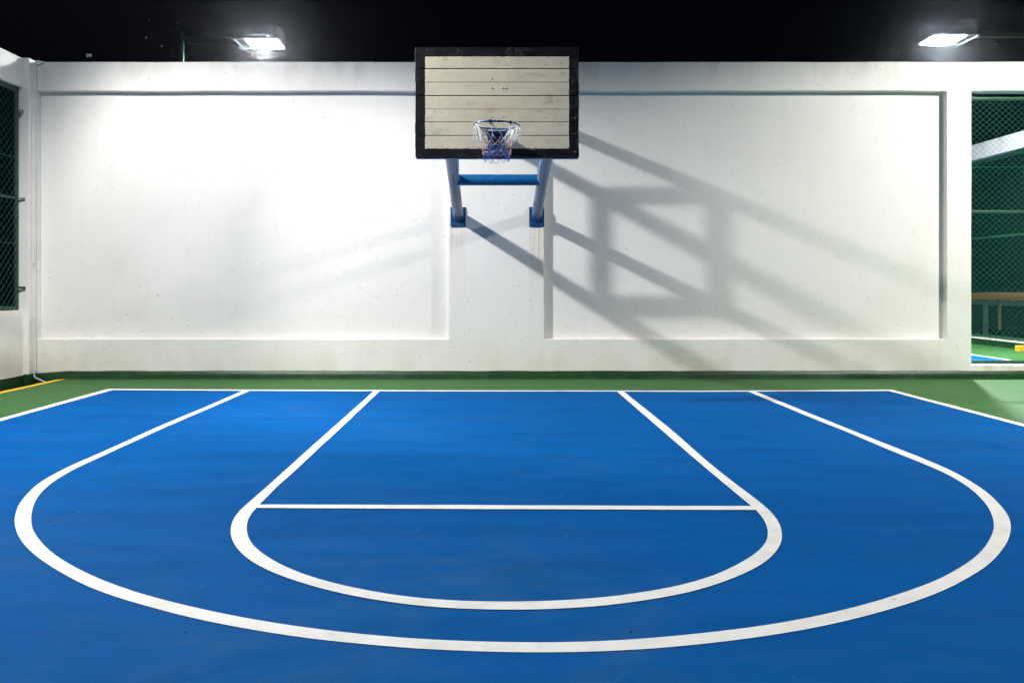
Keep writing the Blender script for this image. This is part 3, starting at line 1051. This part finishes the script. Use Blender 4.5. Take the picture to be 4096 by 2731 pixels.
# net
rn = random.Random(11)
att = {0: -17.5, 1: -17.5, 2: 37, 3: 62, 4: 86, 5: 128, 6: 139, 7: -148, 8: -141, 9: -133, 10: -124, 11: -70}
rows = [(0.142, 0.168), (0.188, 0.158), (0.240, 0.148), (0.292, 0.142), (0.325, 0.14), (0.372, 0.134)]


def node(i, k):
    dz, rad = rows[i]
    ang = (k + 0.5 * (i % 2)) * 30 - 15
    ang += rn.uniform(-6, 6)
    front = max(0.0, math.cos(R(ang)))
    p = RC + Vector((rad * math.sin(R(ang)), -rad * math.cos(R(ang)), -dz))
    return p + Vector((rn.uniform(-.006, .006), rn.uniform(-.006, .006), rn.uniform(-.010, .010) + (0.02 if i == 0 and front > .8 else 0)))


NODE = {(i, k): node(i, k) for i in range(len(rows)) for k in range(12)}
net = MB()


def cord(p, q, mi, sag=0.006, r=0.0031, side=0.006):
    p, q = Vector(p), Vector(q)
    m = Vector((rn.uniform(-side, side), rn.uniform(-side, side), -sag))
    pts = [p, p.lerp(q, .33) + m * 0.8, p.lerp(q, .67) + m, q]
    net.tube(pts, r, 6, mi)


def knot(p, mi):
    p = Vector(p)
    net.tube([p - Vector((0, 0, .006)), p, p + Vector((0, 0, .006))], [.003, .0062, .003], 6, mi)


for k in range(12):
    a = rim_pt(att[k] + rn.uniform(-2, 2), RR, -0.008)
    for j in (0, 1):
        a2 = rim_pt(att[k] + (3.2 if j else -2.5) + rn.uniform(-1, 1), RR, -0.008)
        cord(a2, NODE[(0, k)], 0, 0.004, r=0.0038, side=0.012)
    # loop over the ring
    net.tube([rim_pt(att[k], RR - .012, -.008), rim_pt(att[k], RR - .013, .008), rim_pt(att[k], RR, .0135), rim_pt(att[k], RR + .013, .006), rim_pt(att[k], RR + .012, -.008)], .0031, 6, 0)
mats_row = [0, 1, 2, 2, 2]
for i in range(5):
    if i == 3:
        continue
    for k in range(12):
        lo = i + 1
        if i % 2 == 0:
            ks = ((k) % 12, (k - 1) % 12)
        else:
            ks = (k % 12, (k + 1) % 12)
        for kk in ks:
            mi = mats_row[i]
            if i == 0 and rn.random() < .55:
                mi = 1
            if i == 2 and rn.random() < .3:
                mi = 1
            if i == 4:
                cord(NODE[(4, k)], NODE[(5, kk)], 2, 0.018, side=0.004)
            else:
                cord(NODE[(i, k)], NODE[(lo, kk)], mi, 0.008)
        knot(NODE[(i, k)], mats_row[i])
for k in range(12):      # row 3 -> 4 tight twists and the faded ring
    cord(NODE[(3, k)], NODE[(4, k)], 2, 0.0)
    cord(NODE[(3, k)], NODE[(4, (k + 1) % 12)], 2 if k % 3 else 1, 0.004)
    p, q = NODE[(3, k)], NODE[(3, (k + 1) % 12)]
    cord(p, q, 1, 0.014)
    knot(NODE[(4, k)], 2)
# loose white ends on both sides
for ang, drops in ((-128, 8), (-112, 5), (-140, 6), (-98, 3), (85, 6), (105, 3), (128, 6), (142, 5)):
    for q in range(drops):
        a = rim_pt(ang + rn.uniform(-10, 10), RR, -.006)
        L = rn.uniform(.09, .20)
        e = a + Vector((rn.uniform(-.02, .02) - 0.10 * L * math.sin(R(ang)), rn.uniform(-.02, .02), -L))
        cord(a, e, 0, 0.0, .0042, .02)
        if q % 2 == 0:
            knot(e, 0)
no = net.build('net', [M['cord_white'], M['cord_salmon'], M['cord_blue']], smooth=True)
child_xyz(hoop, no)
for ad in (-17.5, 37):
    tm = MB()
    pts = [rim_pt(ad + s * 1.1, RR, 0.0) for s in (-3, -2, -1, 0, 1, 2, 3)]
    tm.tube(pts, [.012, .0165, .0155, .0175, .0155, .016, .012], 10)
    tm.tube([rim_pt(ad, RR, -.012), rim_pt(ad + 1, RR - .004, -.035)], .006, 6)
    child_xyz(hoop, smooth_auto(tm.build('tape_wrap', M['tie']), 60))


# ------------------------------------------------------------------ floodlights
def floodlight(name, pole_x, y, z_under, lens_cx, side, label, glass='lens', grp='floodlights on green poles'):
    """pole with a side arm carrying a flat lamp box; side = +1: the box lies to the right of the pole"""
    t = empty(name, (pole_x, y, 0.0), label, 'floodlight', grp)
    s = side
    w, dep, hh = 0.84, 0.62, 0.29
    hx = (lens_cx - pole_x) - s * 0.105       # box centre
    pm = MB().tube([(0, 0, -0.02 if True else 0), (0, 0, z_under + 0.2), (0, 0, z_under + 0.25)], [0.05, 0.046, 0.04], 16)
    pm.tube([(0, 0, -0.02), (0, 0, 0.02)], 0.13, 16)
    smooth_auto(pm.build('pole', M['pole'], t), 50)
    am = MB()
    xa, xb = 0.0, hx - s * w / 2 + s * 0.01
    am.box(min(xa, xb), max(xa, xb), -0.04, 0.04, z_under + 0.045, z_under + 0.13)
    am.build('arm', M['pole'], t)
    hm = MB()
    # walls and lid of the box, open below where the lens sits
    x0, x1, y0, y1, z0, z1 = hx - w / 2, hx + w / 2, -dep / 2, dep / 2, z_under, z_under + hh
    tk = 0.02
    hm.box(x0, x1, y0, y0 + tk, z0, z1)
    hm.box(x0, x1, y1 - tk, y1, z0, z1)
    hm.box(x0, x0 + tk, y0 + tk, y1 - tk, z0, z1)
    hm.box(x1 - tk, x1, y0 + tk, y1 - tk, z0, z1)
    hm.box(x0 + tk, x1 - tk, y0 + tk, y1 - tk, z1 - tk, z1 - 0.002)
    # closed gear compartment next to the pole
    gx0, gx1 = (x0 + tk, x0 + 0.21) if s > 0 else (x1 - 0.21, x1 - tk)
    hm.box(gx0, gx1, y0 + tk, y1 - tk, z0 + 0.004, z0 + 0.02)
    hm.build('housing', M['housing'], t)
    rim_ = MB()
    for (a0, a1, b0, b1) in ((x0 - .006, x1 + .006, y0 - .006, y0 + .008), (x0 - .006, x1 + .006, y1 - .008, y1 + .006), (x0 - .006, x0 + .008, y0 + .008, y1 - .008), (x1 - .008, x1 + .006, y0 + .008, y1 - .008)):
        rim_.box(a0, a1, b0, b1, z0 - 0.008, z0 - 0.0005)
    rim_.build('trim', M['steel'], t)
    # bowed glass
    lx0, lx1 = (x0 + 0.215, x1 - tk) if s > 0 else (x0 + tk, x1 - 0.215)
    ly0, ly1 = y0 + tk, y1 - tk
    vs, fs = [], []
    N = 12
    for i in range(N + 1):
        for j in range(N + 1):
            u, v = i / N, j / N
            b = (16 * u * (1 - u) * v * (1 - v)) ** 0.6
            vs.append((lx0 + (lx1 - lx0) * u, ly0 + (ly1 - ly0) * v, z0 + 0.002 - 0.075 * b))
    for i in range(N):
        for j in range(N):
            a = i * (N + 1) + j
            fs.append((a, a + 1, a + N + 2, a + N + 1))
    link('lens', vs, fs, M[glass], t, smooth=True)
    return t




def lamp_lights(x, y, z, axis, col, e_spot, cone=140, blend=0.4, c0=0.87, c1=0.73, lo=0.4, cut=(-0.20, -0.36)):
    """beam of one floodlight or of the added fill pair: strongest round its axis, weaker to the sides, cut off a little below the horizontal by the box"""
    s = bpy.data.lights.new('flood_or_fill_beam', 'SPOT')
    s.energy = e_spot
    s.color = col
    s.spot_size = R(cone)
    s.spot_blend = blend
    s.shadow_soft_size = 0.14
    o = bpy.data.objects.new('flood_or_fill_beam', s)
    COL.objects.link(o)
    o.location = (x, y, z)
    q = Vector(axis).to_track_quat('-Z', 'Y')
    o.rotation_euler = q.to_euler()
    up = q.inverted() @ Vector((0, 0, 1))
    s.use_nodes = True
    t = s.node_tree
    em = t.nodes['Emission']
    tc = t.nodes.new('ShaderNodeTexCoord')

    def dot(v):
        n = t.nodes.new('ShaderNodeVectorMath')
        n.operation = 'DOT_PRODUCT'
        t.links.new(tc.outputs['Normal'], n.inputs[0])
        n.inputs[1].default_value = v
        return n.outputs['Value']

    def step(v, a, b, fa, fb):
        m = t.nodes.new('ShaderNodeMapRange')
        m.interpolation_type = 'SMOOTHSTEP'
        t.links.new(v, m.inputs[0])
        for i, k in enumerate((a, b, fa, fb)):
            m.inputs[i + 1].default_value = k
        return m.outputs[0]
    f1 = step(dot((0, 0, -1)), c1, c0, lo, 1.0)
    f2 = step(dot(up), cut[1], cut[0], 1.0, 0.0)
    mu = t.nodes.new('ShaderNodeMath')
    mu.operation = 'MULTIPLY'
    t.links.new(f1, mu.inputs[0])
    t.links.new(f2, mu.inputs[1])
    t.links.new(mu.outputs[0], em.inputs['Strength'])


ZL = 6.2
COOL, NEUT = (1.0, 0.988, 0.968), (1.0, 0.985, 0.92)
E = 1500.0
floodlight('floodlight', -6.15, 16.1, ZL, -4.50, 1, 'lit floodlight on a green pole behind the left half of the wall', 'bright_lens')
floodlight('floodlight', 10.62, 15.85, ZL, 8.86, -1, 'large lit floodlight behind the right end of the wall', 'bright_lens')
floodlight('floodlight', -6.25, 7.9, ZL + 0.07, -4.65, 1, 'floodlight over the left edge of the blue court, above the picture')
floodlight('floodlight', 10.35, 8.0, ZL, 8.9, -1, 'floodlight over the right edge of the blue court, above the picture')
floodlight('floodlight', -6.25, 0.4, ZL, -4.65, 1, 'floodlight over the left edge of the court, beside the camera')
floodlight('floodlight', 10.35, 0.4, ZL, 8.9, -1, 'floodlight over the right edge of the court, beside the camera')
lamp_lights(-4.65, 7.85, ZL - 0.04, (0.68, 0.33, -0.65), COOL, E * 2.5, 156, 0.35, c0=0.92, c1=0.77, lo=0.53, cut=(-0.16, -0.48))
lamp_lights(8.9, 8.0, ZL - 0.11, (-0.10, 0.35, -0.93), NEUT, E * 1.95, 156, 0.4, c0=0.78, c1=0.5, lo=0.7, cut=(-0.12, -0.3))
lamp_lights(-4.50, 16.1, ZL - 0.11, (0.1, -0.354, -0.93), COOL, E * 2.5, cone=150, cut=(-0.1, -0.2))
lamp_lights(8.86, 15.85, ZL - 0.11, (0.0, -0.354, -0.93), (0.9, 1.0, 0.95), E * 3.5, 150, lo=0.7)
# warm lamp of the car park on the lower level
pk = bpy.data.lights.new('car_park_lamp', 'POINT')
pk.energy = 900
pk.color = (1.0, 0.78, 0.45)
pk.shadow_soft_size = 0.15
pko = bpy.data.objects.new('car_park_lamp', pk)
COL.objects.link(pko)
pko.location = (22.5, 26.0, 4.2)
lamp_lights(-4.65, 0.4, ZL - 0.11, (0.25, 0.05, -0.96), COOL, E * 0.42, 112, 0.6, lo=1.0)
lamp_lights(8.9, 0.4, ZL - 0.11, (-0.3, 0.05, -0.94), NEUT, E * 0.5, 116, 0.6, lo=1.0)
# unseen pair added behind the camera as fill for the board
lamp_lights(-4.65, -7.2, ZL - 0.02, (0.2, 0.6, -0.77), COOL, E * 0.9, 120, 0.5, lo=1.0)
lamp_lights(8.9, -7.2, ZL - 0.02, (-0.2, 0.6, -0.77), NEUT, E * 0.9, 120, 0.5, lo=1.0)

# ------------------------------------------------------------------ things beyond the far fence
# yellow block by the far wall
yb = MB().box(11.0, 11.40, 16.85, 16.97, 0.0, 0.128, bev=0.01)
tag(yb.build('kerb_block', M['yellow_line']), 'yellow painted block on the green floor behind the right wire fence', 'block')

cp = empty('carport', (18.2, 24.0, -1.6), 'tan roofed carport on a lower level beyond the fences', 'carport')
rf = MB()
NY = 120
for i in range(NY + 1):
    y = 17.0 + 15.0 * i / NY
    for (x, z) in ((16.0, 0.93), (20.0, 1.10)):
        rf.v.append(Vector((x, y, z + 0.022 * math.cos(i * math.pi * 0.5 * 1.0))))
for i in range(NY):
    rf.f.append((2 * i, 2 * i + 1, 2 * i + 3, 2 * i + 2))
    rf.m.append(0)
ro = child_xyz(cp, rf.build('roof', M['roof_tan']))
ro.modifiers.new('thickness', 'SOLIDIFY').thickness = 0.02
bm_ = MB().box(16.05, 16.15, 17.2, 31.8, 0.75, 0.905)
child_xyz(cp, bm_.build('beam', M['steel']))
for y in (20.0, 26.3, 31.5):
    for x in (16.1, 19.8):
        pm = MB().box(x - 0.055, x + 0.055, y - 0.055, y + 0.055, -1.6, 0.75 if x < 17 else 1.03)
        child_xyz(cp, pm.build('post', M['steel']))

car = empty('parked_car', (18.3, 28.4, -1.6), 'dark blue car parked under the tan carport', 'car')
prof = [(-2.1, .32), (-2.12, .62), (-1.95, .82), (-1.15, .93), (-0.55, 1.38), (0.75, 1.42), (1.55, 1.0), (2.05, .92), (2.12, .6), (2.08, .32)]
cb = MB()
sec = []
for xx, zz in prof:
    inw = 0.16 if zz > 1.1 else 0.0
    sec.append([(xx, -0.86 + inw, zz), (xx, 0.86 - inw, zz)])
vs = [p for s in sec for p in s]
nP = len(prof)
fs = [(2 * i, 2 * i + 1, 2 * i + 3, 2 * i + 2) for i in range(nP - 1)] + [(2 * (nP - 1), 2 * nP - 1, 1, 0)]
fs += [tuple(2 * i for i in range(nP)), tuple(2 * i + 1 for i in reversed(range(nP)))]
cb.add(vs, fs)
co = cb.build('body', M['car'], car)
co.modifiers.new('b', 'BEVEL').width = 0.05
for s in (-1, 1):
    wv = [(-0.95, .88 * s, .96), (-.5, .745 * s, 1.32), (.68, .745 * s, 1.35), (1.3, .88 * s, 1.0)]
    link('side_window', wv, [(0, 1, 2, 3)], M['glass'], car).modifiers.new('t', 'SOLIDIFY').thickness = 0.02
    for xx in (-1.3, 1.3):
        wm = MB().tube([(xx, .70 * s, .32), (xx, .88 * s, .32)], .32, 20)
        wo = wm.build('wheel', M['tyre'], car)
        MB().tube([(xx, .86 * s, .32), (xx, .89 * s, .32)], .19, 16).build('rim', M['chrome'], wo)
    MB().box(-2.15, -2.05, .5 * s - .18, .5 * s + .18, .62, .76).build('headlight', M['chrome'], car)
    MB().box(-0.8, -0.62, .93 * s - .09, .93 * s + .09, .98, 1.10).build('mirror', M['car'], car)
link('windscreen', [(-1.16, -.74, .965), (-1.16, .74, .965), (-.6, .66, 1.375), (-.6, -.66, 1.375)], [(0, 1, 2, 3)], M['glass'], car).modifiers.new('t', 'SOLIDIFY').thickness = 0.02
car.rotation_euler = (0, 0, R(4))

# ------------------------------------------------------------------ insects and a moth in the lamp light


def at(px, py, dist):
    return ((px - VX) / F * dist, dist, CAM_H + (VY - py) / F * dist)


mo = empty('moth', at(357, 223, 7.2), 'cream moth with spread wings flying above the left end of the wall', 'moth')
for s in (-1, 1):
    wv = [(0, 0, .006), (s * .014, -.004, .017), (s * .026, -.006, .012), (s * .022, -.004, .0), (s * .026, -.002, -.010), (s * .016, 0, -.017), (s * .004, 0, -.006)]
    link('wing', wv, [(0, 1, 2, 3, 4, 5, 6) if s > 0 else (6, 5, 4, 3, 2, 1, 0)], M['wing'], mo).modifiers.new('t', 'SOLIDIFY').thickness = 0.0015
smooth_auto(MB().tube([(0, 0, -.014), (0, -.001, -.004), (0, -.001, .006), (0, 0, .012)], [.002, .004, .004, .002], 8).build('body', M['wing'], mo), 80)

ins = MB()
ins.tube([(-.006, 0, 0), (0, 0, .001), (.007, 0, .0)], [.0015, .003, .0015], 6)
for s in (-1, 1):
    ins.add([(0, 0, .002), (.004, s * .011, .007), (-.004, s * .014, .008), (-.007, s * .008, .005)], [(0, 1, 2, 3)])
proto = None
spots = []
for x, y in ((330, 125), (138, 402), (545, 553), (775, 560), (906, 521), (1008, 468), (1118, 405), (1132, 437), (945, 292), (960, 311), (1220, 483), (1198, 511), (1153, 523), (1412, 522), (1640, 447), (1885, 562), (1255, 500), (1405, 492)):
    spots.append((600 + x * .34014, 50 + y * .34014, 0))
for x, y in ((1340, 348), (1485, 428), (1368, 187)):
    spots.append((x * .4355, y * .4355, 0))
for x, y in ((1345, 700), (1888, 693), (360, 825), (350, 860)):
    spots.append((3500 + x * .25514, y * .25514, 1))
ri = random.Random(2)
for px, py, side in spots:
    if proto is None:
        o = proto = ins.build('insect', M['insect'])
    else:
        o = proto.copy()
        COL.objects.link(o)
    o.location = at(px, py, ri.uniform(13.6, 15.2))
    o.rotation_euler = (ri.uniform(-1, 1), ri.uniform(-.6, .6), ri.uniform(0, 6.28))
    k = ri.uniform(0.7, 1.25)
    o.scale = (k, k, k)
    tag(o, 'tiny pale insect in the night air near the left floodlight' if side == 0 else 'tiny pale insect in the night air near the right floodlight', 'insect',
        'insects around the left floodlight' if side == 0 else 'insects around the right floodlight')

# small weed on the left fence post
wd = MB()
for i in range(9):
    a = ri.uniform(0, 6.28)
    b = Vector((-6.865 + ri.uniform(-.015, .02), 11.80, 3.93 + ri.uniform(-.04, .03)))
    t = Vector((math.cos(a), -0.3, math.sin(a))) * 0.035
    s = Vector((-math.sin(a), 0, math.cos(a))) * 0.016
    wd.add([b, b + t * .5 + s, b + t, b + t * .5 - s], [(0, 1, 2, 3)])
tag(wd.build('weed', M['leaf']), 'small green weed caught on the left fence post', 'weed')

# ------------------------------------------------------------------ haze added for the lamps' glow, in place of lens bloom
HAZE = 0.0003
hz = MB().box(-60, 60, -40, 60, -2.7, 9.0)
hm = bpy.data.materials.new('glow_haze')
hm.use_nodes = True
t = hm.node_tree
t.nodes.clear()
o_ = t.nodes.new('ShaderNodeOutputMaterial')
v_ = t.nodes.new('ShaderNodeVolumePrincipled')
v_.inputs['Color'].default_value = (0.85, 0.9, 1.0, 1)
v_.inputs['Density'].default_value = HAZE
v_.inputs['Anisotropy'].default_value = 0.965
t.links.new(v_.outputs[0], o_.inputs['Volume'])
if HAZE > 0:
    tag(hz.build('haze', hm), kind='stuff')

# ------------------------------------------------------------------ night sky
w = bpy.data.worlds.new('World')
SC.world = w
w.use_nodes = True
nt = w.node_tree
bg = nt.nodes['Background']
bg.inputs[0].default_value = (0.2, 0.36, 1.0, 1)
bg.inputs[1].default_value = 0.0022

# ------------------------------------------------------------------ camera
cam = bpy.data.cameras.new('camera')
cam.sensor_width = 36.0
cam.lens = 36.0 * F / 4096.0
cam.shift_x = (2048 - VX) / 4096.0
cam.shift_y = -(1365.5 - VY) / 4096.0
cam.clip_end = 1500
cam.clip_start = 0.05
co_ = bpy.data.objects.new('camera', cam)
COL.objects.link(co_)
co_.location = (0, 0, CAM_H)
co_.rotation_euler = (R(90), 0, 0)
SC.camera = co_

SC.render.engine = 'CYCLES'
SC.cycles.max_bounces = 6
SC.cycles.diffuse_bounces = 4
SC.cycles.volume_bounces = 0
SC.cycles.denoising_input_passes = 'RGB_ALBEDO'
SC.cycles.sample_clamp_indirect = 6.0
SC.view_settings.view_transform = 'Standard'
SC.view_settings.look = 'None'
SC.view_settings.exposure = 0.0
SC.view_settings.gamma = 1.0
